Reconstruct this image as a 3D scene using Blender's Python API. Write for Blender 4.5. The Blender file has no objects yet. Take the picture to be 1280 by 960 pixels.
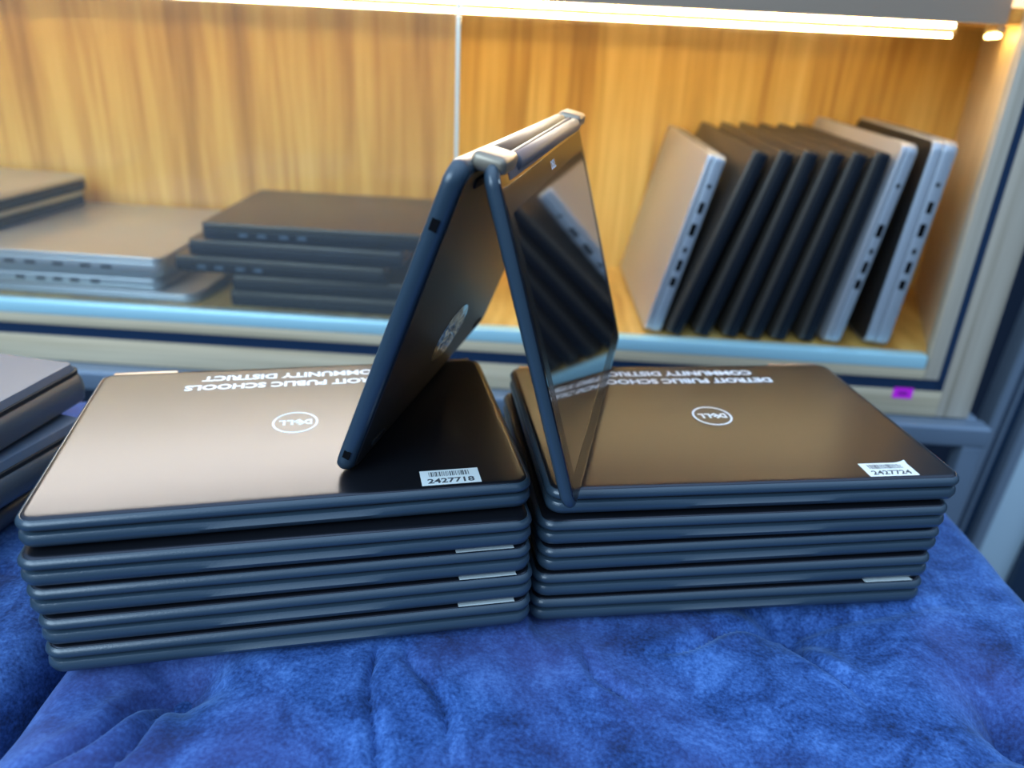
import bpy, bmesh, math, random
from mathutils import Vector, Matrix
from math import sin, cos, pi, radians, exp, sqrt
random.seed(7)
SC = bpy.context.scene
COL = SC.collection

# ------------------------------------------------------------------ camera, world, light, exposure
cd = bpy.data.cameras.new('camera'); cam = bpy.data.objects.new('camera', cd); COL.objects.link(cam)
cd.sensor_width = 36.0; cd.lens = 961.0/1280.0*36.0
cd.clip_start = 0.02; cd.clip_end = 60
p_, r_ = radians(24.8066), radians(-2.9411)
Rwc = Matrix.Rotation(r_, 3, 'Z') @ Matrix.Rotation(p_-pi/2, 3, 'X')
cam.matrix_world = Matrix.Translation((0, 0, .371)) @ Rwc.transposed().to_4x4()
cd.dof.use_dof = True; cd.dof.focus_distance = 0.50; cd.dof.aperture_fstop = 4.0
SC.camera = cam

w = bpy.data.worlds.new('world'); SC.world = w; w.use_nodes = True
nt = w.node_tree; nt.nodes.clear()
o = nt.nodes.new('ShaderNodeOutputWorld'); bg = nt.nodes.new('ShaderNodeBackground')
tc = nt.nodes.new('ShaderNodeTexCoord'); sp = nt.nodes.new('ShaderNodeSeparateXYZ')
mr = nt.nodes.new('ShaderNodeMapRange'); mr.inputs[1].default_value = -1; mr.inputs[2].default_value = 1
cr = nt.nodes.new('ShaderNodeValToRGB')
e = cr.color_ramp.elements
e[0].position = .40; e[0].color = (.012, .02, .035, 1)
e[1].position = 1.0; e[1].color = (.95, 1.35, 1.85, 1)
x = e.new(.52); x.color = (.045, .075, .13, 1)
x = e.new(.74); x.color = (.26, .42, .70, 1)
nt.links.new(tc.outputs['Generated'], sp.inputs[0]); nt.links.new(sp.outputs[2], mr.inputs[0])
nt.links.new(mr.outputs[0], cr.inputs[0]); nt.links.new(cr.outputs[0], bg.inputs[0])
nt.links.new(bg.outputs[0], o.inputs[0]); bg.inputs[1].default_value = 1.0

def area(name, loc, target, sx, sy, power, color):
    l = bpy.data.lights.new(name, 'AREA'); l.shape = 'RECTANGLE'; l.size = sx; l.size_y = sy
    l.energy = power; l.color = color
    ob = bpy.data.objects.new(name, l); COL.objects.link(ob); ob.location = loc
    ob.rotation_euler = (Vector(target)-Vector(loc)).to_track_quat('-Z', 'Y').to_euler()
    return ob
area('upper_tier_lamp', (-.13, 1.120, .487), (.08, .42, .10), 1.40, .028, 7.2, (1.0, .90, .75))
area('shopfront_daylight', (-1.7, -1.7, 1.75), (0, .6, 0), 2.2, 1.6, 78, (.58, .80, 1.0))

SC.view_settings.view_transform = 'Standard'; SC.view_settings.look = 'None'
SC.view_settings.gamma = 1.0; SC.view_settings.use_curve_mapping = False
SC.view_settings.exposure = 0.35
LED = 27.0

# ------------------------------------------------------------------ materials
def newmat(name):
    m = bpy.data.materials.new(name); m.use_nodes = True
    return m, m.node_tree, m.node_tree.nodes['Principled BSDF']
def plain(name, col, rough=.5, metal=0, spec=.5, bump=0, bscale=300, emit=None, es=0, coat=0, vary=0, vscale=40):
    m, t, b = newmat(name)
    b.inputs['Base Color'].default_value = (*col, 1); b.inputs['Roughness'].default_value = rough
    b.inputs['Metallic'].default_value = metal; b.inputs['Specular IOR Level'].default_value = spec
    if coat: b.inputs['Coat Weight'].default_value = coat; b.inputs['Coat Roughness'].default_value = .08
    if emit: b.inputs['Emission Color'].default_value = (*emit, 1); b.inputs['Emission Strength'].default_value = es
    tcn = t.nodes.new('ShaderNodeTexCoord')
    if bump:
        n = t.nodes.new('ShaderNodeTexNoise'); n.inputs['Scale'].default_value = bscale; n.inputs['Detail'].default_value = 3
        bu = t.nodes.new('ShaderNodeBump'); bu.inputs['Strength'].default_value = bump; bu.inputs['Distance'].default_value = .0004
        t.links.new(tcn.outputs['Object'], n.inputs[0]); t.links.new(n.outputs[0], bu.inputs['Height']); t.links.new(bu.outputs[0], b.inputs['Normal'])
    if vary:
        n = t.nodes.new('ShaderNodeTexNoise'); n.inputs['Scale'].default_value = vscale; n.inputs['Detail'].default_value = 5
        mx = t.nodes.new('ShaderNodeMapRange'); mx.inputs[3].default_value = rough-vary; mx.inputs[4].default_value = rough+vary
        t.links.new(tcn.outputs['Object'], n.inputs[0]); t.links.new(n.outputs[0], mx.inputs[0]); t.links.new(mx.outputs[0], b.inputs['Roughness'])
    return m

def wood(name, stops, sx, sy, sz, rough=.45, fine=1.0, coat=0):
    m, t, b = newmat(name)
    tcn = t.nodes.new('ShaderNodeTexCoord'); mp = t.nodes.new('ShaderNodeMapping'); mp.inputs['Scale'].default_value = (sx, sy, sz)
    t.links.new(tcn.outputs['Object'], mp.inputs[0])
    n1 = t.nodes.new('ShaderNodeTexNoise'); n1.inputs['Scale'].default_value = 1; n1.inputs['Detail'].default_value = 3; n1.inputs['Distortion'].default_value = .4
    n2 = t.nodes.new('ShaderNodeTexNoise'); n2.inputs['Scale'].default_value = 5.0; n2.inputs['Detail'].default_value = 4
    t.links.new(mp.outputs[0], n1.inputs[0]); t.links.new(mp.outputs[0], n2.inputs[0])
    mx = t.nodes.new('ShaderNodeMix'); mx.inputs[0].default_value = .35*fine
    t.links.new(n1.outputs[0], mx.inputs[2]); t.links.new(n2.outputs[0], mx.inputs[3])
    rp = t.nodes.new('ShaderNodeValToRGB'); el = rp.color_ramp.elements
    el[0].position = stops[0][0]; el[0].color = (*stops[0][1], 1); el[1].position = stops[-1][0]; el[1].color = (*stops[-1][1], 1)
    for q, c in stops[1:-1]:
        a = el.new(q); a.color = (*c, 1)
    t.links.new(mx.outputs[0], rp.inputs[0]); t.links.new(rp.outputs[0], b.inputs['Base Color'])
    b.inputs['Roughness'].default_value = rough
    if coat: b.inputs['Coat Weight'].default_value = coat
    return m

M = {}
M['rubber'] = plain('rubber_rim', (.030, .053, .076), .30, spec=.65, bump=.25, bscale=900)
M['gap'] = plain('dark_gap', (.008, .009, .011), .7)
M['cover'] = plain('lid_satin', (.042, .046, .060), .28, metal=.85)
M['underside'] = plain('underside', (.020, .018, .017), .42, bump=.3, bscale=700)
M['print'] = plain('white_print', (.74, .82, .90), .7, spec=.2)
M['paper'] = plain('label_paper', (.78, .84, .82), .55)
M['ink'] = plain('label_ink', (.05, .06, .07), .6)
M['hinge'] = plain('hinge_metal', (.42, .40, .40), .35, metal=.8)
M['hinge_warm'] = plain('hinge_satin', (.30, .25, .19), .42, metal=.7)
M['barrel'] = plain('barrel_plastic', (.038, .034, .031), .45, bump=.2, bscale=800)
M['glass_screen'] = plain('screen_glass', (.006, .006, .009), .035, spec=.9, coat=.6)
M['bezel'] = plain('screen_bezel', (.012, .011, .010), .22, spec=.4)
M['foil'] = plain('clear_sticker', (.30, .31, .33), .10, metal=.85, bump=0)
M['key'] = plain('key_plastic', (.02, .02, .022), .5)
M['port'] = plain('port_hole', (.003, .003, .004), .9, spec=.1)
M['silver'] = plain('silver_shell', (.56, .57, .60), .36, metal=.6)
M['silver_dark'] = plain('silver_shell_lower', (.46, .50, .55), .4, metal=.5)
M['black'] = plain('black_shell', (.006, .009, .015), .46, spec=.28)
M['black_lid'] = plain('black_lid', (.11, .095, .08), .38, metal=.6)
M['graphite'] = plain('graphite_shell', (.10, .115, .135), .36, metal=.3)
M['skylit_lid'] = plain('silver_lid_skylit', (.06, .09, .14), .5)  # silver lid with the blue of skylight put into its colour
M['cover_strip'] = plain('hinge_cover_grey', (.12, .115, .13), .45)
M['navy_gap'] = plain('navy_channel', (.012, .032, .075), .35)
M['track'] = plain('track_aluminium', (.55, .92, 1.0), .28, metal=.35)
M['steel'] = plain('steel_paint', (.18, .24, .32), .4, metal=.3, vary=.1, vscale=30)
M['fascia'] = plain('fascia_laminate', (.32, .235, .17), .5, bump=.3, bscale=120)
M['alu'] = plain('door_aluminium', (.30, .38, .48), .35, metal=.4)
M['dark_panel'] = plain('dark_glass_panel', (.02, .045, .09), .2)
M['white_panel'] = plain('pale_panel', (.62, .78, .86), .4)
M['floor'] = plain('floor_dark', (.05, .055, .065), .5, vary=.15, vscale=6)
M['wall'] = plain('wall_navy', (.015, .028, .055), .5)
M['magenta'] = plain('magenta_paper', (.85, .02, .80), .5)
M['magenta_ink'] = plain('magenta_ink', (.30, .01, .35), .5)
M['led'] = plain('led_diffuser', (1, .95, .85), .4, emit=(1.0, .78, .40), es=LED)
M['led_cap'] = plain('led_cap', (.7, .6, .4), .4)
M['bench_wood'] = plain('bench_frame_dark', (.03, .025, .022), .5)
ST = [(.30, (.34, .165, .030)), (.42, (.54, .29, .060)), (.52, (.70, .42, .100)), (.62, (.82, .54, .155)), (.75, (.88, .66, .27))]
M['wood_back'] = wood('wood_back_panel', ST, 22, 22, .9, .35, coat=.15)
M['wood_side'] = wood('wood_side_panel', [(.3, (.56, .41, .25)), (.5, (.72, .55, .36)), (.7, (.82, .66, .46))], 30, 30, 1.2, .45)
M['wood_shelf'] = wood('wood_shelf', ST, 20, 2, 20, .35, coat=.3)
M['ply_h'] = wood('plywood_edge_horizontal', [(.3, (.42, .33, .20)), (.5, (.62, .50, .33)), (.7, (.74, .61, .42))], 1.5, 60, 110, .55)
M['ply_v'] = wood('plywood_edge_vertical', [(.3, (.34, .28, .20)), (.5, (.52, .44, .34)), (.7, (.64, .56, .44))], 110, 60, 1.2, .55)

def velvet():
    m, t, b = newmat('blue_velvet')
    tcn = t.nodes.new('ShaderNodeTexCoord')
    n1 = t.nodes.new('ShaderNodeTexNoise'); n1.inputs['Scale'].default_value = 22; n1.inputs['Detail'].default_value = 8; n1.inputs['Roughness'].default_value = .72; n1.inputs['Distortion'].default_value = .6
    n2 = t.nodes.new('ShaderNodeTexNoise'); n2.inputs['Scale'].default_value = 420; n2.inputs['Detail'].default_value = 3
    n3 = t.nodes.new('ShaderNodeTexNoise'); n3.inputs['Scale'].default_value = 5; n3.inputs['Detail'].default_value = 3
    for n in (n1, n2, n3): t.links.new(tcn.outputs['Object'], n.inputs[0])
    a = t.nodes.new('ShaderNodeMix'); a.inputs[0].default_value = .30
    t.links.new(n1.outputs[0], a.inputs[2]); t.links.new(n2.outputs[0], a.inputs[3])
    rp = t.nodes.new('ShaderNodeValToRGB'); el = rp.color_ramp.elements
    el[0].position = .36; el[0].color = (.008, .020, .070, 1); el[1].position = .64; el[1].color = (.080, .192, .50, 1)
    c = el.new(.45); c.color = (.016, .050, .18, 1)
    c = el.new(.54); c.color = (.038, .104, .32, 1)
    t.links.new(a.outputs[0], rp.inputs[0])
    # a faintly violet, worn area drifts over the cloth
    mx = t.nodes.new('ShaderNodeMix'); mx.data_type = 'RGBA'; mx.inputs[7].default_value = (.075, .080, .24, 1)
    r3 = t.nodes.new('ShaderNodeMapRange'); r3.inputs[1].default_value = .5; r3.inputs[2].default_value = .7; r3.inputs[4].default_value = .6
    t.links.new(n3.outputs[0], r3.inputs[0]); t.links.new(r3.outputs[0], mx.inputs[0]); t.links.new(rp.outputs[0], mx.inputs[6])
    t.links.new(mx.outputs[2], b.inputs['Base Color'])
    b.inputs['Roughness'].default_value = .8; b.inputs['Specular IOR Level'].default_value = .15
    b.inputs['Sheen Weight'].default_value = .35; b.inputs['Sheen Roughness'].default_value = .4
    b.inputs['Sheen Tint'].default_value = (.35, .6, 1, 1)
    bu = t.nodes.new('ShaderNodeBump'); bu.inputs['Strength'].default_value = .5; bu.inputs['Distance'].default_value = .0012
    t.links.new(a.outputs[0], bu.inputs['Height']); t.links.new(bu.outputs[0], b.inputs['Normal'])
    return m
M['velvet'] = velvet()

def glassmat():
    m = bpy.data.materials.new('hazy_glass'); m.use_nodes = True; t = m.node_tree; t.nodes.clear()
    o = t.nodes.new('ShaderNodeOutputMaterial'); tr = t.nodes.new('ShaderNodeBsdfTransparent'); tr.inputs[0].default_value = (.95, .97, .96, 1)
    gl = t.nodes.new('ShaderNodeBsdfGlossy'); gl.inputs['Roughness'].default_value = .03
    df = t.nodes.new('ShaderNodeBsdfDiffuse'); df.inputs[0].default_value = (.75, .78, .8, 1)  # pale diffuse share stands in for the haze of reflected daylight
    fr = t.nodes.new('ShaderNodeFresnel'); fr.inputs[0].default_value = 1.28
    m1 = t.nodes.new('ShaderNodeMixShader'); m2 = t.nodes.new('ShaderNodeMixShader'); m2.inputs[0].default_value = .04
    t.links.new(fr.outputs[0], m1.inputs[0]); t.links.new(tr.outputs[0], m1.inputs[1]); t.links.new(gl.outputs[0], m1.inputs[2])
    t.links.new(m1.outputs[0], m2.inputs[1]); t.links.new(df.outputs[0], m2.inputs[2]); t.links.new(m2.outputs[0], o.inputs[0])
    return m
M['glass'] = glassmat()
M['glass_edge'] = plain('glass_edge', (.70, .78, .70), .2, spec=.6)

# ------------------------------------------------------------------ helpers
def link(name, me, mats, parent=None, loc=None, smooth=True):
    o = bpy.data.objects.new(name, me); COL.objects.link(o)
    if not isinstance(mats, (list, tuple)): mats = [mats]
    if not me.materials:
        for m in mats: me.materials.append(m)
    if smooth:
        for p in me.polygons: p.use_smooth = len(p.vertices) < 25
        try: me.set_sharp_from_angle(angle=radians(38))
        except Exception: pass
    if parent is not None: o.parent = parent
    if loc is not None: o.location = loc
    return o
def thing(name, label, cat, group=None, mw=None):
    o = bpy.data.objects.new(name, None); COL.objects.link(o); o.empty_display_size = .05
    o['label'] = label; o['category'] = cat
    if group: o['group'] = group
    if mw is not None: o.matrix_world = mw
    return o
def me_from(name, vs, fs, mi=None):
    me = bpy.data.meshes.new(name); me.from_pydata(vs, [], fs)
    if mi: 
        for p, k in zip(me.polygons, mi): p.material_index = k
    me.validate(); me.update(); return me
def outline(W, D, R, inset=0, nc=7, ns=10):
    """counter-clockwise rounded rectangle, same vertex count for every inset"""
    w, d = W/2-inset, D/2-inset; r = max(R-inset, .0004); pts = []
    cs = [(w-r, -d+r, -pi/2), (w-r, d-r, 0), (-w+r, d-r, pi/2), (-w+r, -d+r, pi)]
    for k in range(4):
        cx, cy, a0 = cs[k]
        for i in range(nc+1):
            a = a0+pi/2*i/nc; pts.append((cx+r*cos(a), cy+r*sin(a)))
        nx, ny, na = cs[(k+1) % 4]; q = (nx+r*cos(na), ny+r*sin(na)); s = pts[-1]
        for i in range(1, ns):
            pts.append((s[0]+(q[0]-s[0])*i/ns, s[1]+(q[1]-s[1])*i/ns))
    return pts
def slab(name, W, D, R, rings, nc=7, ns=10, fn=None, mats=None):
    """loft of outlines; rings = (inset, z)"""
    vs, fs = [], []
    n = 4*(nc+1)+4*(ns-1)
    for k, (ins, z) in enumerate(rings):
        for (px, py) in outline(W, D, R, ins, nc, ns):
            v = (px, py, z)
            if fn: v = fn(v, k)
            vs.append(v)
    for k in range(len(rings)-1):
        for i in range(n):
            j = (i+1) % n; fs.append((k*n+i, k*n+j, (k+1)*n+j, (k+1)*n+i))
    fs.append(tuple(reversed(range(n)))); fs.append(tuple(range((len(rings)-1)*n, len(rings)*n)))
    return me_from(name, vs, fs)
def boxm(name, x0, x1, y0, y1, z0, z1, bev=0.0):
    bm = bmesh.new(); bmesh.ops.create_cube(bm, size=1)
    for v in bm.verts: v.co = Vector(((x0+x1)/2+v.co.x*(x1-x0), (y0+y1)/2+v.co.y*(y1-y0), (z0+z1)/2+v.co.z*(z1-z0)))
    if bev: bmesh.ops.bevel(bm, geom=bm.edges[:], offset=bev, segments=4 if bev > .0025 else 2, profile=.5, affect='EDGES')
    me = bpy.data.meshes.new(name); bm.to_mesh(me); bm.free(); return me
def boxo(name, x0, x1, y0, y1, z0, z1, mat, parent=None, bev=.0):
    return link(name, boxm(name, x0, x1, y0, y1, z0, z1, bev), mat, parent)
def cyl(bm, p0, p1, r, n=20, caps=True):
    p0, p1 = Vector(p0), Vector(p1); d = (p1-p0); L = d.length
    q = d.to_track_quat('Z', 'Y').to_matrix().to_4x4()
    g = bmesh.ops.create_cone(bm, cap_ends=caps, segments=n, radius1=r, radius2=r, depth=L)
    bmesh.ops.transform(bm, matrix=Matrix.Translation((p0+p1)/2) @ q, verts=g['verts'])
def cylo(name, p0, p1, r, mat, parent=None, n=20, bev=0):
    bm = bmesh.new(); cyl(bm, p0, p1, r, n)
    if bev: bmesh.ops.bevel(bm, geom=[e for e in bm.edges if len(e.link_faces) == 2 and any(len(f.verts) > 4 for f in e.link_faces)], offset=bev, segments=2, profile=.5, affect='EDGES')
    me = bpy.data.meshes.new(name); bm.to_mesh(me); bm.free(); return link(name, me, mat, parent)
def text_bm(s, size, width=None, bold=.0, rot=0.0, at=(0, 0, 0), h=.00008, sy=1.0, spacing=1.0):
    """lettering as a thin bmesh; centred; WIDTH fits it"""
    cu = bpy.data.curves.new('t', 'FONT'); cu.body = s; cu.size = size; cu.align_x = 'CENTER'; cu.align_y = 'CENTER'
    cu.offset = bold; cu.extrude = h/2; cu.resolution_u = 3; cu.space_character = spacing
    ob = bpy.data.objects.new('t', cu); COL.objects.link(ob)
    dg = bpy.context.evaluated_depsgraph_get(); dg.update()
    me = bpy.data.meshes.new_from_object(ob.evaluated_get(dg))
    bm = bmesh.new(); bm.from_mesh(me)
    bpy.data.objects.remove(ob); bpy.data.curves.remove(cu); bpy.data.meshes.remove(me)
    xs = [v.co.x for v in bm.verts]; ys = [v.co.y for v in bm.verts]
    cx, cy = (min(xs)+max(xs))/2, (min(ys)+max(ys))/2
    k = width/(max(xs)-min(xs)) if width else 1
    for v in bm.verts:
        X, Y = (v.co.x-cx)*k, (v.co.y-cy)*sy
        v.co = Vector((X*cos(rot)-Y*sin(rot)+at[0], X*sin(rot)+Y*cos(rot)+at[1], v.co.z+at[2]))
    return bm
def join_bm(dst, src, mi=0):
    off = len(dst.verts); vm = [dst.verts.new(v.co) for v in src.verts]
    for f in src.faces:
        try:
            nf = dst.faces.new([vm[v.index] for v in f.verts]); nf.material_index = mi
        except ValueError: pass
    src.free()
def bm_box(bm, x0, x1, y0, y1, z0, z1, mi=0):
    c = [bm.verts.new((x, y, z)) for z in (z0, z1) for y in (y0, y1) for x in (x0, x1)]
    for q in ((0, 2, 3, 1), (4, 5, 7, 6), (0, 1, 5, 4), (2, 6, 7, 3), (0, 4, 6, 2), (1, 3, 7, 5)):
        f = bm.faces.new([c[i] for i in q]); f.material_index = mi
def to_mesh(bm, name):
    bm.verts.index_update(); me = bpy.data.meshes.new(name); bm.to_mesh(me); bm.free(); return me
def idx(bm): bm.verts.index_update(); return bm

# ------------------------------------------------------------------ the rubber-edged convertible laptop
W, D, T = .303, .206, .0214
ZB, ZL = .0128, .0213            # top of base, top of lid (origin = underside of the feet)
def base_fn(v, k):
    x, y, z = v
    if y < -D/2+.006:            # finger scoop along the middle of the front edge
        s = 1/(1+exp((abs(x)-.052)/.006))
        if k >= 4: z -= .0013*s; y += .0012*s
    return (x, y, z)
me_base = slab('base', W, D, .012, [(.0080, .0012), (.0042, .0018), (.0014, .0036), (0, .0070), (.0003, .0095), (.0014, .0113), (.0034, .0120), (.0062, .0121)], fn=base_fn, ns=30)
me_seam = slab('seam', W-.0080, D-.0080, .008, [(0, .0118), (0, .0142)], ns=2)
me_lid = slab('lid', W, D, .012, [(.0052, .0134), (.0022, .0138), (.0006, .0150), (0, .0168), (.0004, .0184), (.0016, .0200), (.0027, .0207), (.0032, .0205), (.0032, .0200)], ns=4)
me_cover = slab('cover', W-.0062, D-.0062, .0090, [(0, .0199), (.0001, .0207), (.0007, .0212), (.0030, .0214), (.0060, ZL+.0001)], ns=4)
def arc_ring(bm, cx, cy, z, ro, ri, n=48, h=.00008, mi=0):
    a = [[bm.verts.new((cx+r*cos(2*pi*i/n), cy+r*sin(2*pi*i/n), z+dz)) for i in range(n)] for r, dz in ((ro, 0), (ro, h), (ri, h), (ri, 0))]
    for k in range(4):
        A, B = a[k], a[(k+1) % 4]
        for i in range(n):
            j = (i+1) % n; f = bm.faces.new((A[i], A[j], B[j], B[i])); f.material_index = mi
ZT = ZL+.00012
def logo_mesh(z, rot=pi, R=.016):
    bm = bmesh.new(); arc_ring(bm, 0, 0, z, R, R*.895)
    k = R/.016
    for ch, dx, r2 in (('D', -.0090, 0), ('E', -.0030, radians(38)), ('L', .0036, 0), ('L', .0090, 0)):
        c, s = cos(rot), sin(rot)
        join_bm(bm, idx(text_bm(ch, .0098*k, width=.0054*k if ch != 'L' else .0045*k, bold=.0005*k, rot=rot+r2, at=(dx*k*c, dx*k*s, z+.00004))))
    return to_mesh(bm, 'logo')
me_logo = logo_mesh(ZT)
def letter_mesh():
    bm = bmesh.new()
    join_bm(bm, idx(text_bm('DETROIT PUBLIC SCHOOLS', .0122, width=.1655, bold=.00045, rot=pi, at=(-.0018, .0668, ZT+.00004))))
    join_bm(bm, idx(text_bm('COMMUNITY DISTRICT', .0122, width=.1420, bold=.00045, rot=pi, at=(-.0025, .0828, ZT+.00004))))
    return to_mesh(bm, 'lettering')
me_letter = letter_mesh()
def asset_mesh(num, curl=False, over=False):
    bm = bmesh.new(); x0, x1, y0, y1 = .0800, .1180, -.0968, -.0792
    # paper: a fine grid so a corner can curl
    nx, ny = 14, 6; g = []
    for j in range(ny+1):
        for i in range(nx+1):
            X = x0+(x1-x0)*i/nx; Y = y0+(y1-y0)*j/ny; z = ZT+.00010
            if curl:
                d = max(0, (X-(x1-.010))/.010)+max(0, (Y-(y1-.006))/.006)-1.0
                if d > 0: z += .0022*d*d; X -= .002*d
            if over:
                Y -= .0043; X += .0205
                if Y < -.0975: z += .0008*(-.0975-Y)/.0036
            g.append(bm.verts.new((X, Y, z)))
    for j in range(ny):
        for i in range(nx):
            a = j*(nx+1)+i; bm.faces.new((g[a], g[a+1], g[a+nx+2], g[a+nx+1]))
    if over: return to_mesh(bm, 'asset_label')
    rnd = random.Random(int(num)); X = x0+.0055
    while X < x1-.0065:
        ww = rnd.choice((.00025, .00045, .00075)); bm_box(bm, X, X+ww, -.0868, -.0812, ZT+.00011, ZT+.00016, 1); X += ww+rnd.choice((.0003, .0005, .0007))
    join_bm(bm, idx(text_bm(num, .0072, width=.0300, bold=.00018, at=(.0990, -.0920, ZT+.00014), h=.00006, sy=1.02)), 1)
    return to_mesh(bm, 'asset_label')
LABELS = {}
def foot_mesh(x, y):
    return slab('foot', .020, .006, .0028, [(.0004, 0), (0, .0004), (0, .0014)], nc=4, ns=2)
me_foot = foot_mesh(0, 0)
me_hinge = to_mesh((lambda bm: (bm_box(bm, -.024, .024, -.0035, .0052, .0085, .0206), bmesh.ops.bevel(bm, geom=bm.edges[:], offset=.0016, segments=2, profile=.5, affect='EDGES'), bm)[-1])(bmesh.new()), 'hinge')
me_port = to_mesh((lambda bm: (bm_box(bm, -.0004, .0004, -.005, .005, -.0016, .0016), bm)[-1])(bmesh.new()), 'port')
first = {}
def convertible(mw, label, group, num, curl=False, over=False):
    t = thing('rugged_laptop', label, 'laptop', group, mw)
    b = link('base', me_base, M['rubber'], t); link('seam', me_seam, M['gap'], b, smooth=False)
    l = link('lid', me_lid, M['rubber'], t); link('cover', me_cover, M['cover'], l)
    link('logo', me_logo, M['print'], l, smooth=False)
    link('lettering', me_letter, M['print'], l, smooth=False)
    if num:
        if (num, curl) not in LABELS: LABELS[(num, curl)] = asset_mesh(num, curl, over)
        a = link('asset_label', LABELS[(num, curl)], [M['paper'], M['ink']], l, smooth=False); a['label'] = 'white barcode label'
    for s in (-1, 1): link('hinge', me_hinge, M['hinge'], t, (s*.119, D/2-.0022, 0))
    for sx in (-1, 1):
        for sy in (-1, 1): link('foot', me_foot, M['gap'], b, (sx*.115, sy*.082, 0))
    for dy in (-.06, .02, .055):
        link('port', me_port, M['port'], b, (W/2-.0003, dy, .0070))
    return t
def pose(x, y, z, yaw): return Matrix.Translation((x, y, z)) @ Matrix.Rotation(radians(yaw), 4, 'Z')

P = .0217
def off(cx, cy, yaw, dx, dy):
    a = radians(yaw); return cx+dx*cos(a)-dy*sin(a), cy+dx*sin(a)+dy*cos(a)
G1, G2 = 'left stack of rugged laptops on the blue bench', 'right stack of rugged laptops on the blue bench'
LS = [ # from the top: dx, dy, dyaw, number, label
 (0, 0, 0, '2427718', 'topmost laptop of the left stack, white label 2427718, propped laptop standing on it'),
 (.0005, -.0092, -.8, None, 'second laptop from the top of the left stack, worn front edge'),
 (.0010, -.0088, -.9, '2427702', 'third laptop from the top of the left stack, label edge showing'),
 (.0032, -.0096, -.7, '2427741', 'fourth laptop from the top of the left stack, label edge showing'),
 (.0030, -.0100, -.8, '2427709', 'bottom laptop of the left stack, lying on the blue cushion')]
for i, (dx, dy, dr, num, lab) in enumerate(LS):
    X, Y = off(-.1534, .4844, 13.59, dx, dy)
    convertible(pose(X, Y, .1085-P*(i+1), 13.59+dr), lab, G1, num, over=(i > 0))
RS = [
 (0, 0, 0, '2427724', 'topmost laptop of the right stack, curled white label 2427724'),
 (-.0055, -.0040, .1, None, 'second laptop from the top of the right stack, set back from the right edge'),
 (-.0050, -.0035, .6, None, 'third laptop from the top of the right stack, middle one'),
 (-.0070, -.0045, .1, None, 'fourth laptop from the top of the right stack, above the bottom one'),
 (-.0075, -.0050, -.2, '2427733', 'bottom laptop of the right stack, label edge showing above its lid')]
for i, (dx, dy, dr, num, lab) in enumerate(RS):
    X, Y = off(.1617, .5528, 8.77, dx, dy)
    convertible(pose(X, Y, .0968-P*(i+1), 8.77+dr), lab, G2, num, curl=(i == 0), over=(i > 0))

# ------------------------------------------------------------------ the propped convertible (tent pose)
TSC = 1.03                       # the propped one is a shade larger than those in the stacks
H = Vector((-.0250, .4050, .3095))
ax = Vector((.208, .978, -.004)).normalized()
TB, TS = Vector((-.0062, 0, -.0015)), Vector((.0056, 0, -.0030))       # upper edges of the two halves
AB, AS = Vector((-.1035+.0250, .0170, .1110-.3090)), Vector((.0395+.0250, -.0137, .0990-.3090))
db = AB-TB; db = (db-ax*db.dot(ax)).normalized()
ds = AS-TS; ds = (ds-ax*ds.dot(ax)).normalized()
tent = thing('propped_laptop', 'open laptop folded back like a tent across both stacks', 'laptop', None, Matrix.Translation(H) @ Matrix.Scale(TSC, 4))
def frame(org, yv, xv):          # local X, Y given, Z = X x Y
    z = xv.cross(yv); return Matrix(((xv.x, yv.x, z.x, org.x), (xv.y, yv.y, z.y, org.y), (xv.z, yv.z, z.z, org.z), (0, 0, 0, 1)))
# base: local +Y points up to the hinge, keyboard (local +Z) faces outwards to the left
hb = -db; nb = (-ax).cross(hb)    # outward normal candidate
xb = ax if ax.cross(hb).x < 0 else -ax
zb = xb.cross(hb)
Ob = TB+ax*(W/2-.007)+db*(D/2)-zb*.0065
MB_ = frame(Ob, hb, xb)
tb = link('base', me_base, M['rubber'], tent); tb.matrix_local = Matrix.Rotation(radians(-.7), 4, 'Z') @ MB_
me_under = slab('bottom_plate', W-.010, D-.010, .009, [(0, .0010), (.0002, .0007), (.001, .0006)], ns=3)
link('bottom_plate', me_under, M['underside'], tb)
for sx in (-1, 1):
    for sy in (-1, 1): link('foot', me_foot, M['gap'], tb, (sx*.115, sy*.090, -.0004))
def sticker():
    bm = bmesh.new(); n = 40; rnd = random.Random(4); c = bm.verts.new((0, 0, -.0004)); rings = []
    for k in range(1, 6):
        ring = []
        for i in range(n):
            a = 2*pi*i/n; r = k/5
            cre = .0008*abs(sin(3*a+1.3*k)) if k < 5 else 0
            ring.append(bm.verts.new((.037*r*cos(a), .021*r*sin(a), -.0003-cre*.8)))
        rings.append(ring)
    for i in range(n): bm.faces.new((c, rings[0][i], rings[0][(i+1) % n]))
    for k in range(4):
        for i in range(n): bm.faces.new((rings[k][i], rings[k+1][i], rings[k+1][(i+1) % n], rings[k][(i+1) % n]))
    return to_mesh(bm, 'oval_sticker')
st = link('oval_sticker', sticker(), M['foil'], tb, (.006, -.052, .0006), smooth=False); st['label'] = 'creased shiny oval sticker'
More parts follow.
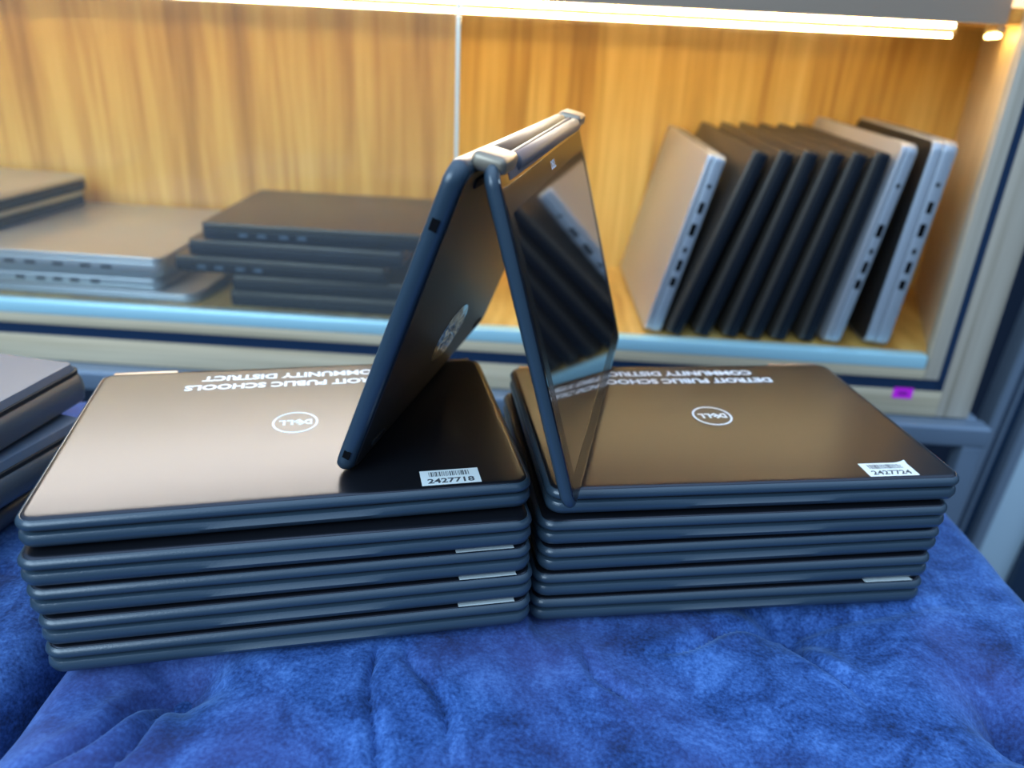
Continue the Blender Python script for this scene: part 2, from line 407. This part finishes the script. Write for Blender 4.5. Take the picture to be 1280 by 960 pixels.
# keyboard deck on the outer face
link('keyboard_deck', slab('keyboard_deck', W-.014, D-.012, .007, [(0, .0124), (0, .0130), (.0005, .0131)], ns=3), M['key'], tb)
kb = bmesh.new()
for r in range(6):
    n = 14
    for c in range(n):
        kx0 = -.132+c*.0190; ky0 = .070-r*.0172
        bm_box(kb, kx0, kx0+.0160, ky0-.0135, ky0, .0131, .0144)
kbo = link('keys', to_mesh(kb, 'keys'), M['key'], tb, smooth=False); kbo['kind'] = 'stuff'
link('touchpad', slab('touchpad', .095, .052, .003, [(0, .0131), (0, .0134)], ns=2), M['bezel'], tb, (0, -.066, 0))
near = 1 if xb.dot(ax) < 0 else -1
for fy, hw in ((D/2-.034, .0034), (D/2-.189, .0026)):
    me = to_mesh((lambda bm: (bm_box(bm, -.0005, .0005, -hw, hw, -.0022, .0022), bm)[-1])(bmesh.new()), 'port')
    link('port', me, M['port'], tb, (near*(W/2-.0002), fy, .0066))
# screen half: local +Z (cover side of lid mesh) faces inwards; glass on the other side
hs = -ds
xs = ax if ax.cross(hs).x < 0 else -ax       # cover faces left (inwards)
zs = xs.cross(hs)
Os = TS+ax*(W/2)+ds*(D/2)-zs*.0172
tl = link('screen', me_lid, M['rubber'], tent); tl.matrix_local = Matrix.Rotation(radians(1.0), 4, 'Z') @ frame(Os, hs, xs)
tl['label'] = 'screen half with rubber rim'
link('cover', me_cover, M['cover'], tl); link('logo', me_logo, M['print'], tl, smooth=False)
link('glass_panel', slab('glass_panel', W-.0068, D-.0068, .0090, [(.0006, .0128), (0, .0131), (0, .0142)], ns=3), M['glass_screen'], tl, smooth=False)
def bezel_frame():
    bm = bmesh.new(); a, b = (W-.012)/2, (D-.012)/2
    for q in ((-a, a, b-.022, b-.008), (-a, a, -b, -b+.012), (-a, -a+.010, -b+.012, b-.022), (a-.010, a, -b+.012, b-.022)): bm_box(bm, *q, .01268, .01282)
    return to_mesh(bm, 'bezel')
link('bezel', bezel_frame(), M['bezel'], tl, smooth=False)
bm = bmesh.new(); join_bm(bm, idx(text_bm('DELL', .0075, bold=.0003, at=(0, 0, 0))))
for v in bm.verts: v.co.x *= -1
bz = link('bezel_logo', to_mesh(bm, 'bezel_logo'), M['print'], tl, (0, D/2-.0215, .01262), smooth=False)
hc = boxm('hinge_cover', -.128, .128, D/2-.0125, D/2+.0005, .0122, .0152, .001)
link('hinge_cover', hc, M['cover_strip'], tl)
# hinge brackets and barrels along the ridge
def ridge(name, s0, s1, mat, q0, r, par=tent):
    return cylo(name, q0+ax*s0, q0+ax*s1, r, mat, par, n=24, bev=.0012)
for s0, s1 in ((.0090, .0400), (.262, .293)):
    hx_ = Vector((cos(.20), 0, -sin(.20))); hx_ = (hx_-ax*hx_.dot(ax)).normalized()
    m4 = frame(Vector((.0048, 0, -.0030)), ax, hx_)
    h = link('hinge_bracket', boxm('hinge_bracket', -.0100, .0090, s0, s1, -.0060, .0040, .0034), M['hinge_warm'], tent); h.matrix_local = m4
ridge('hinge_barrel', .0440, .258, M['barrel'], Vector((-.0020, 0, -.0052)), .0056)
ridge('hinge_barrel', .0440, .258, M['cover_strip'], Vector((.0096, 0, -.0072)), .0052)

# ------------------------------------------------------------------ benches
def bench(x0, x1, y0, y1, buttons, creases, lab, seedv, grid=.0026):
    t = thing('tufted_bench', lab, 'bench', None, Matrix.Translation(((x0+x1)/2, (y0+y1)/2, -.75)))
    inv = Vector(((x0+x1)/2, (y0+y1)/2, -.75))
    nx, ny = int((x1-x0)/grid), int((y1-y0)/grid)
    def sm(a): a = max(0, min(1, a)); return a*a*(3-2*a)
    rnd = random.Random(seedv); ph = [rnd.uniform(0, 6) for _ in range(8)]
    def height(x, y):
        g_ = sm((y-.395)/.04)
        z = -.0024-.0117*((1-g_)*sm((x+.06)/.20)+g_*sm((x-(.019-(y-.43)*.2)+.006)/.012))
        if x < x0 or x > x1: pass
        # front of the seat, free of the stacks, is plumper
        z += .006*sin(x*23+ph[0])*sin(y*19+ph[1])*sm((.36-y)/.10)
        z += -.004*sm((.30-y)/.15)
        z += .0010*sin(x*61+ph[2]+2*sin(y*30))*sin(y*53+ph[3])
        for bx, by, dep, rad in buttons:
            r = sqrt((x-bx)**2+(y-by)**2); z -= dep*exp(-(r/rad)**1.5)
            an = math.atan2(y-by, x-bx); z -= .0022*abs(sin(an*3.5+bx*20))*exp(-((r-.02)/.025)**2)
        for (ax_, ay, bx, by, dep, wd) in creases:
            vx, vy = bx-ax_, by-ay; L2 = vx*vx+vy*vy; u = max(0, min(1, ((x-ax_)*vx+(y-ay)*vy)/L2))
            wob = .0045*sin(u*7+ax_*40)
            L = sqrt(L2); ox, oy = -vy/L*wob, vx/L*wob
            d = sqrt((x-ax_-vx*u-ox)**2+(y-ay-vy*u-oy)**2)
            f = min(1, u*6+.2)*min(1, (1-u)*3+.05)
            z -= dep*exp(-(d/wd)**1.3)*f; z += dep*.35*exp(-((d-.009)/.007)**2)*f
        e = min(x-x0, x1-x, y-y0, y1-y)
        R_ = .035
        if e < R_: q = 1-e/R_; z -= R_*(1-sqrt(max(0, 1-q*q)))
        return z
    vs = []; fs = []
    for j in range(ny+1):
        for i in range(nx+1):
            # closer rows at the rim so that the roll-over stays round
            u, v = i/nx, j/ny
            x = x0+(x1-x0)*u; y = y0+(y1-y0)*v
            vs.append((x-inv.x, y-inv.y, height(x, y)-inv.z))
    for j in range(ny):
        for i in range(nx):
            a = j*(nx+1)+i; fs.append((a, a+1, a+nx+2, a+nx+1))
    # skirt
    ring = [i for i in range(nx+1)]+[j*(nx+1)+nx for j in range(1, ny+1)]+[ny*(nx+1)+i for i in range(nx-1, -1, -1)]+[j*(nx+1) for j in range(ny-1, 0, -1)]
    k0 = len(vs)
    for a in ring: vs.append((vs[a][0], vs[a][1], .62))
    n = len(ring)
    for i in range(n):
        j = (i+1) % n; fs.append((ring[i], k0+i, k0+j, ring[j]))
    fs.append(tuple(range(k0, k0+n)))
    s = link('seat_cushion', me_from('seat_cushion', vs, fs), M['velvet'], t)
    for p in s.data.polygons: p.use_smooth = True
    for bx, by, dep, rad in buttons:
        bmm = bmesh.new(); bmesh.ops.create_uvsphere(bmm, u_segments=14, v_segments=8, radius=.007)
        for v in bmm.verts: v.co.z *= .45
        link('tuft_button', to_mesh(bmm, 'tuft_button'), M['velvet'], t, (bx-inv.x, by-inv.y, height(bx, by)+.001-inv.z))
    hx, hy = (x1-x0)/2, (y1-y0)/2
    boxo('frame', -hx+.004, hx-.004, -hy+.004, hy-.004, .44, .63, M['velvet'], t, .008)
    for sx in (-1, 1):
        for sy in (-1, 1): cylo('leg', (sx*(hx-.06), sy*(hy-.06), 0), (sx*(hx-.06), sy*(hy-.06), .445), .018, M['bench_wood'], t)
    return t, height
bench(-.283, .425, .09, .735,
      [(-.200, .356, .034, .024), (.213, .448, .030, .022), (.338, .362, .040, .022), (.05, .20, .03, .03), (-.24, .20, .03, .03)],
      [(-.206, .352, -.255, .262, .0090, .0035), (-.200, .350, -.215, .255, .0055, .003), (-.078, .395, -.064, .24, .0050, .0022), (-.058, .388, -.018, .30, .0050, .0022),
       (.345, .352, .40, .395, .006, .004), (.345, .352, .33, .25, .004, .004), (.213, .448, .10, .405, .006, .004), (.213, .448, .24, .36, .006, .004), (.213, .448, .36, .47, .003, .006),
       (.055, .40, .09, .345, .0050, .003), (.345, .352, .25, .30, .003, .004)],
      'blue velvet tufted bench carrying the two laptop stacks', 3)
bench(-1.00, -.292, .09, .735, [(-.46, .40, .02, .03), (-.60, .30, .02, .03)],
      [(-.46, .465, -.31, .430, .0045, .003), (-.47, .40, -.33, .36, .003, .004)],
      'blue velvet tufted seat at the left edge beyond a dark gap', 5, .006)

# ------------------------------------------------------------------ plain office laptops
def office(label, group, mw, Wd, Dp, Th, mshell, mlid, side='x', ports=(), lidf=.30, Rr=.010, name='laptop', round_=False, taper=0, portlab=None):
    t = thing(name, label, 'laptop', group, mw)
    zb = Th*(1-lidf)-.0008
    if round_:
        rb = [(.012, 0), (.0050, .0010), (.0015, .004), (0, zb*.45), (.0006, zb*.72), (.0030, zb*.92), (.0065, zb)]
        rl = [(.0065, zb+.0008), (.0050, zb+.0022), (.0075, Th-.0006), (.010, Th)]
    else:
        rb = [(.004, 0), (.0012, .0006), (0, .0025), (0, zb-.0015), (.0008, zb)]
        rl = [(.0012, zb+.0009), (.0003, zb+.0016), (.0002, Th-.0020), (.0010, Th-.0006), (.0028, Th)]
    def tp(v, k):
        if taper:
            f = 1-taper*(.5-v[1]/Dp)
            return (v[0], v[1], Th-(Th-v[2])*f)
        return v
    b = link('base', slab('base', Wd, Dp, Rr, rb, nc=5, ns=2, fn=tp), mshell, t)
    l = link('lid', slab('lid', Wd, Dp, Rr, rl, nc=5, ns=2, fn=tp), mlid, t)
    link('seam', slab('seam', Wd-.006, Dp-.006, Rr-.003, [(0, zb-.001), (0, zb+.002)], nc=4, ns=2, fn=tp), M['gap'], b, smooth=False)
    bm = bmesh.new(); cyl(bm, (-Wd*.33, Dp/2-.003, zb), (Wd*.33, Dp/2-.003, zb), .0035, 12)
    link('hinge', to_mesh(bm, 'hinge'), M['gap'], t)
    for (sd, pos, wd_, ht) in ports:
        bm = bmesh.new(); z0 = zb*.55
        if sd == 'x': bm_box(bm, Wd/2-.0006, Wd/2+.0002, pos-wd_/2, pos+wd_/2, z0-ht/2, z0+ht/2)
        else: bm_box(bm, pos-wd_/2, pos+wd_/2, -Dp/2-.0002, -Dp/2+.0006, z0-ht/2, z0+ht/2)
        link('port', to_mesh(bm, 'port'), portlab or M['port'], b, smooth=False)
    return t
SPORT = [('x', .085, .005, .005), ('x', .056, .015, .007), ('x', .026, .017, .008), ('x', -.002, .007, .005), ('x', -.024, .016, .007), ('x', -.048, .013, .008)]
YAW = -1.72
def leaning(label, xb, xt, zt, th, L, y0, ms, ml, ports, Rr=.008, lidf=.3, yawd=0.0, taper=0, wd=.315, cover=None):
    zf = -.0098; u = Vector((xt-xb, 0, zt-zf)).normalized()
    Xv = Vector((-sin(radians(yawd)), -cos(radians(yawd)), 0)); 
    Zv = Xv.cross(u).normalized(); Xv = u.cross(Zv).normalized()
    left_bottom = Vector((xb, y0, zf+th*abs(u.x)+.0003+abs(Xv.z)*wd))
    org = left_bottom+u*(L/2)-Zv*th-Xv*(wd/2)
    m4 = Matrix(((Xv.x, u.x, Zv.x, org.x), (Xv.y, u.y, Zv.y, org.y), (Xv.z, u.z, Zv.z, org.z), (0, 0, 0, 1)))
    t = office(label, 'laptops leaning on edge at the right end of the cabinet', m4, wd, L, th, ms, ml, ports=ports, lidf=lidf, Rr=Rr, taper=taper)
    if cover: link('cover', slab('cover', wd-.006, L-.006, Rr-.002, [(0, th-.0004), (0, th+.0003)], nc=4, ns=2), M[cover], t)['label'] = 'dark sheet added to shade the gap'  # added sheet that puts the gap's shade onto the lid face
    return t
leaning('silver laptop leaning at the left end of the row in the cabinet, ports showing', .180, .237, .240, .024, .250, 1.015, M['silver_dark'], M['silver'], SPORT, yawd=0)
ordn = ['first', 'second', 'third', 'fourth', 'fifth', 'sixth']
bt = [.211, .250, .289, .322, .357, .396]; tt = [.297, .329, .358, .389, .418, .446]
for i in range(6):
    extra = {0: ', right beside the silver one', 5: ', next to the pale laptop', 3: ''}.get(i, '')
    leaning('%s black laptop from the left in the leaning row%s' % (ordn[i], extra), bt[i], tt[i], .264, .0205, .262, 1.006+.001*(i % 3), M['black'], M['black_lid'], [], Rr=.005, yawd=-.8)
leaning('pale silver laptop leaning just right of the black row', .430, .474, .272, .0215, .274, 1.004, M['silver_dark'], M['silver'], SPORT[:1]+SPORT[2:], Rr=.012, yawd=-.8)
leaning('thick silver laptop at the right end of the row beside the wooden side', .486, .510, .274, .0315, .276, 1.004, M['silver_dark'], M['silver_dark'], SPORT+[('x', .03, .01, .004)], Rr=.014, lidf=.42, yawd=5, cover='underside')

# left part of the cabinet: flat piles
zp = -.0095
pile = [ # left x, z bottom, thickness, width, yaw, label
 (-.405, .0225, -2.5, 'bottom black laptop of the flat pile in the cabinet'),
 (-.400, .0230, -1.0, 'black laptop second from the bottom of the flat pile in the cabinet'),
 (-.474, .0230, -3.5, 'middle black laptop of the flat pile, sticking out to the left'),
 (-.450, .0230, -2.8, 'black laptop just below the top one of the flat pile'),
 (-.428, .0240, -1.7, 'topmost black laptop of the flat pile in the cabinet, wide lid')]
z = zp
for i, (xl, th, yw, lab) in enumerate(pile):
    wd = .335 if i == 4 else .300
    cx, cy = xl+wd/2, 1.030+.122-.004*i
    m4 = pose(cx, cy, z, yw)
    office(lab, 'black laptops lying flat in the cabinet', m4, wd, .235, th, M['black'], M['black_lid'], Rr=.006,
           ports=[('y', q, .012, .004) for q in (-.11, -.085, -.055, -.03)] if i in (4, 2) else [], portlab=M['steel'])
    z += th+.0022
# silver pile, far left
office('slim silver laptop lowest of the silver pile, lying on the cabinet shelf', 'silver laptops lying flat at the left of the cabinet', pose(-.640, 1.165, zp, -3), .380, .235, .0135, M['silver_dark'], M['silver'], Rr=.02, name='slim_laptop')
office('lower silver laptop with a row of ports, left part of the cabinet', 'silver laptops lying flat at the left of the cabinet', pose(-.690, 1.175, zp+.0148, -2), .370, .245, .0240, M['silver'], M['silver'], Rr=.015, ports=[('y', q, .014, .005) for q in (-.02, .01, .035, .06, .09)])
office('topmost silver laptop with a broad flat lid at the left of the cabinet', 'silver laptops lying flat at the left of the cabinet', pose(-.680, 1.195, zp+.0148+.0255, -2.5), .380, .310, .0270, M['silver'], M['silver'], Rr=.015, lidf=.25, ports=[('y', q, .016, .004) for q in (-.03, .0, .04, .08, .11)])
zt = zp+.0148+.0255+.0285
office('lower dark laptop lying on the silver ones at the far left', 'dark laptops on top of the silver pile', pose(-.885, 1.243, zt, 81), .210, .235, .0245, M['black'], M['silver_dark'], Rr=.01)
office('upper dark laptop lying on the silver ones at the far left', 'dark laptops on top of the silver pile', pose(-.880, 1.245, zt+.0255, 82), .212, .235, .0250, M['black'], M['silver'], Rr=.01)

# by the left edge, on the next bench
office('bottom laptop of the dark pile at the left edge beside the left stack', 'dark round-edged laptops at the left edge', pose(-.515, .450, .0010, 80), .30, .25, .0285, M['graphite'], M['graphite'], Rr=.012, round_=True)
office('middle laptop of the dark pile at the left edge, round-edged', 'dark round-edged laptops at the left edge', pose(-.503, .447, .0305, 75), .30, .25, .034, M['graphite'], M['skylit_lid'], Rr=.012, round_=True, lidf=.22)
office('top laptop of the dark pile at the left edge, with barrel-like spine', 'dark round-edged laptops at the left edge', pose(-.506, .459, .0665, 80), .30, .25, .036, M['graphite'], M['skylit_lid'], Rr=.012, round_=True, lidf=.2)

# ------------------------------------------------------------------ display cabinet
cab = thing('display_cabinet', 'open-fronted wooden display cabinet with laptops inside behind the bench', 'cabinet', None, Matrix.Translation((0, 1.0, 0)) @ Matrix.Rotation(radians(YAW), 4, 'Z'))
B = lambda n, x0, x1, y0, y1, z0, z1, m, bev=.0, par=None: boxo(n, x0, x1, y0, y1, z0, z1, M[m], par or cab, bev)
XL = -1.35
B('back_panel', XL, .7045, .345, .360, -.03, .78, 'wood_back')
def board(name, z0, z1, y0, y1, mat):
    xa, xb2 = .5678+(.6930-.5680)*y0/.345, .5678+(.6930-.5680)*y1/.345
    q = [(XL, y0), (xa, y0), (xb2, y1), (XL, y1)]
    link(name, me_from(name, [(x, y, z) for z in (z0, z1) for x, y in q], [(3, 2, 1, 0), (4, 5, 6, 7), (0, 1, 5, 4), (1, 2, 6, 5), (2, 3, 7, 6), (3, 0, 4, 7)]), M[mat], cab, smooth=False)
board('shelf', -.028, -.010, .012, .345, 'wood_shelf')
board('top_board', .403, .421, .045, .345, 'wood_shelf')
board('top_board', .760, .780, .010, .345, 'wood_shelf')
B('fascia', XL, .560, .030, .045, .402, .436, 'fascia')
# side wall splays outwards towards the back
a = Vector((.5680, 0)); b = Vector((.6930, .345)); nrm = Vector((b-a).normalized().yx); th = .014
q = [(a.x, a.y), (a.x+.006, a.y), (b.x+.016, b.y), (b.x, b.y)]
vs = [(x, y, z) for z in (-.028, .78) for x, y in q]
link('side_panel', me_from('side_panel', vs, [(3, 2, 1, 0), (4, 5, 6, 7), (0, 1, 5, 4), (1, 2, 6, 5), (2, 3, 7, 6), (3, 0, 4, 7)]), M['wood_side'], cab, smooth=False)
B('track', XL, .5660, -.004, .016, -.0275, -.0085, 'track', .002)
B('inner_rail', XL, .5680, -.003, .012, -.0430, -.0278, 'ply_h', .0008)
B('inner_post', .5685, .5885, -.003, .012, -.0430, .78, 'ply_v', .0008)
B('channel', XL, .5990, .0002, .030, -.0640, -.0432, 'navy_gap')
B('channel', .5890, .6000, .0002, .030, -.0640, .78, 'navy_gap')
B('outer_rail', XL, .6000, -.001, .030, -.0995, -.0610, 'ply_h', .0008)
B('outer_post', .6002, .6460, -.001, .030, -.0995, .78, 'ply_v', .0012)
# sliding glass door over the left part
B('glass_pane', XL, -.0880, .004, .009, -.0080, .4015, 'glass')
B('glass_edge', -.0880, -.0835, .003, .010, -.0080, .4015, 'glass_edge', .001)
def led(lab, x0, x1, y, z, r, ztop=.4025):
    mw = Matrix.Translation((0, 1.0, 0)) @ Matrix.Rotation(radians(YAW), 4, 'Z')
    t = thing('led_tube', lab, 'lamp', 'lamps under the cabinet top', mw)
    cylo('tube', (x0, y, z), (x1, y, z), r, M['led'], t, 12)
    boxo('channel', x0-.002, x1+.002, y-.006, y+.006, min(z+r, ztop) if ztop > z else ztop, max(z+r, ztop) if ztop > z else z-r, M['led_cap'], t)
led('bright warm lamp tube just behind the dark fascia, front one', -1.30, .512, .055, .3988, .0026)
led('bright warm lamp tube under the cabinet top, rear one', -1.30, .545, .130, .3888, .0022)

M['led_warm'] = plain('led_diffuser_warm', (1, .9, .6), .4, emit=(1.0, .68, .22), es=16.0)
t = thing('led_tube', 'short yellow lamp tube along the wooden side at the right end', 'lamp', 'lamps under the cabinet top', Matrix.Translation((0, 1.0, 0)) @ Matrix.Rotation(radians(YAW), 4, 'Z'))
cylo('tube', (.5640, .048, .3900), (.6000, .148, .3900), .0028, M['led_warm'], t, 12)
bm = bmesh.new(); cyl(bm, (.5640, .048, .3977), (.6000, .148, .3977), .0048, 8); link('channel', to_mesh(bm, 'channel'), M['led_cap'], t)
mc = Matrix.Translation((0, 1.0, 0)) @ Matrix.Rotation(radians(YAW), 4, 'Z')
stk = thing('price_sticker', 'small magenta sticker on the lower wooden rail of the cabinet', 'sticker', None, mc @ Matrix.Translation((.5465, -.0014, -.0660)))
boxo('paper', -.0135, .0135, -.0004, 0, -.0080, .0080, M['magenta'], stk)
boxo('ink_mark', -.0065, .0065, -.0006, -.0004, -.0030, .0025, M['magenta_ink'], stk)

sd = thing('steel_stand', 'blue-grey steel stand carrying the wooden cabinet', 'stand', None, mc @ Matrix.Translation((0, 0, -.75)))
S = lambda n, *q: boxo(n, *q, M['steel'], sd, .004)
S('rail', XL, .668, -.030, .002, .6195, .6495)
S('rail', XL, .668, .330, .360, .6195, .6495)
S('rail', XL, .700, .002, .330, .630, .6495) if False else None
for x in (XL+.03, .636):
    for y in (-.028, .332): S('leg', x, x+.028, y, y+.028, 0, .6195)
for x in (XL+.03, .636): S('cross_rail', x, x+.028, .0025, .3295, .622, .6495)

# ------------------------------------------------------------------ the pale door and dark surroundings on the right
dr = thing('glazed_door', 'aluminium framed door with pale panel leaning at the right edge', 'door', None, Matrix.Translation((.9, 1.3, -.75)) @ Matrix.Rotation(radians(3.2), 4, 'Y'))
for n, x0, x1, y0, y1, z0, z1, m in (('post', -.040, -.022, -.02, .02, 0, 1.6, 'alu'), ('glass', -.022, .022, .0, .008, 0, 1.6, 'dark_panel'),
        ('bar', -.004, .002, -.008, .0, 0, 1.6, 'alu'), ('post', .022, .042, -.02, .02, 0, 1.6, 'alu'), ('panel', .042, .135, -.002, .008, 0.0, 1.6, 'white_panel'), ('post', .135, .20, -.02, .02, 0, 1.6, 'dark_panel')):
    boxo(n, x0, x1, y0, y1, z0, z1, M[m], dr, .001)
def struct(name, *q, mat):
    o = boxo(name, *q, M[mat]); o['kind'] = 'structure'; return o
struct('floor', -3, 3, -.4, 2.6, -.80, -.75, mat='floor')
struct('wall_back', -3, 3, 1.9, 1.98, -.75, 1.3, mat='wall')
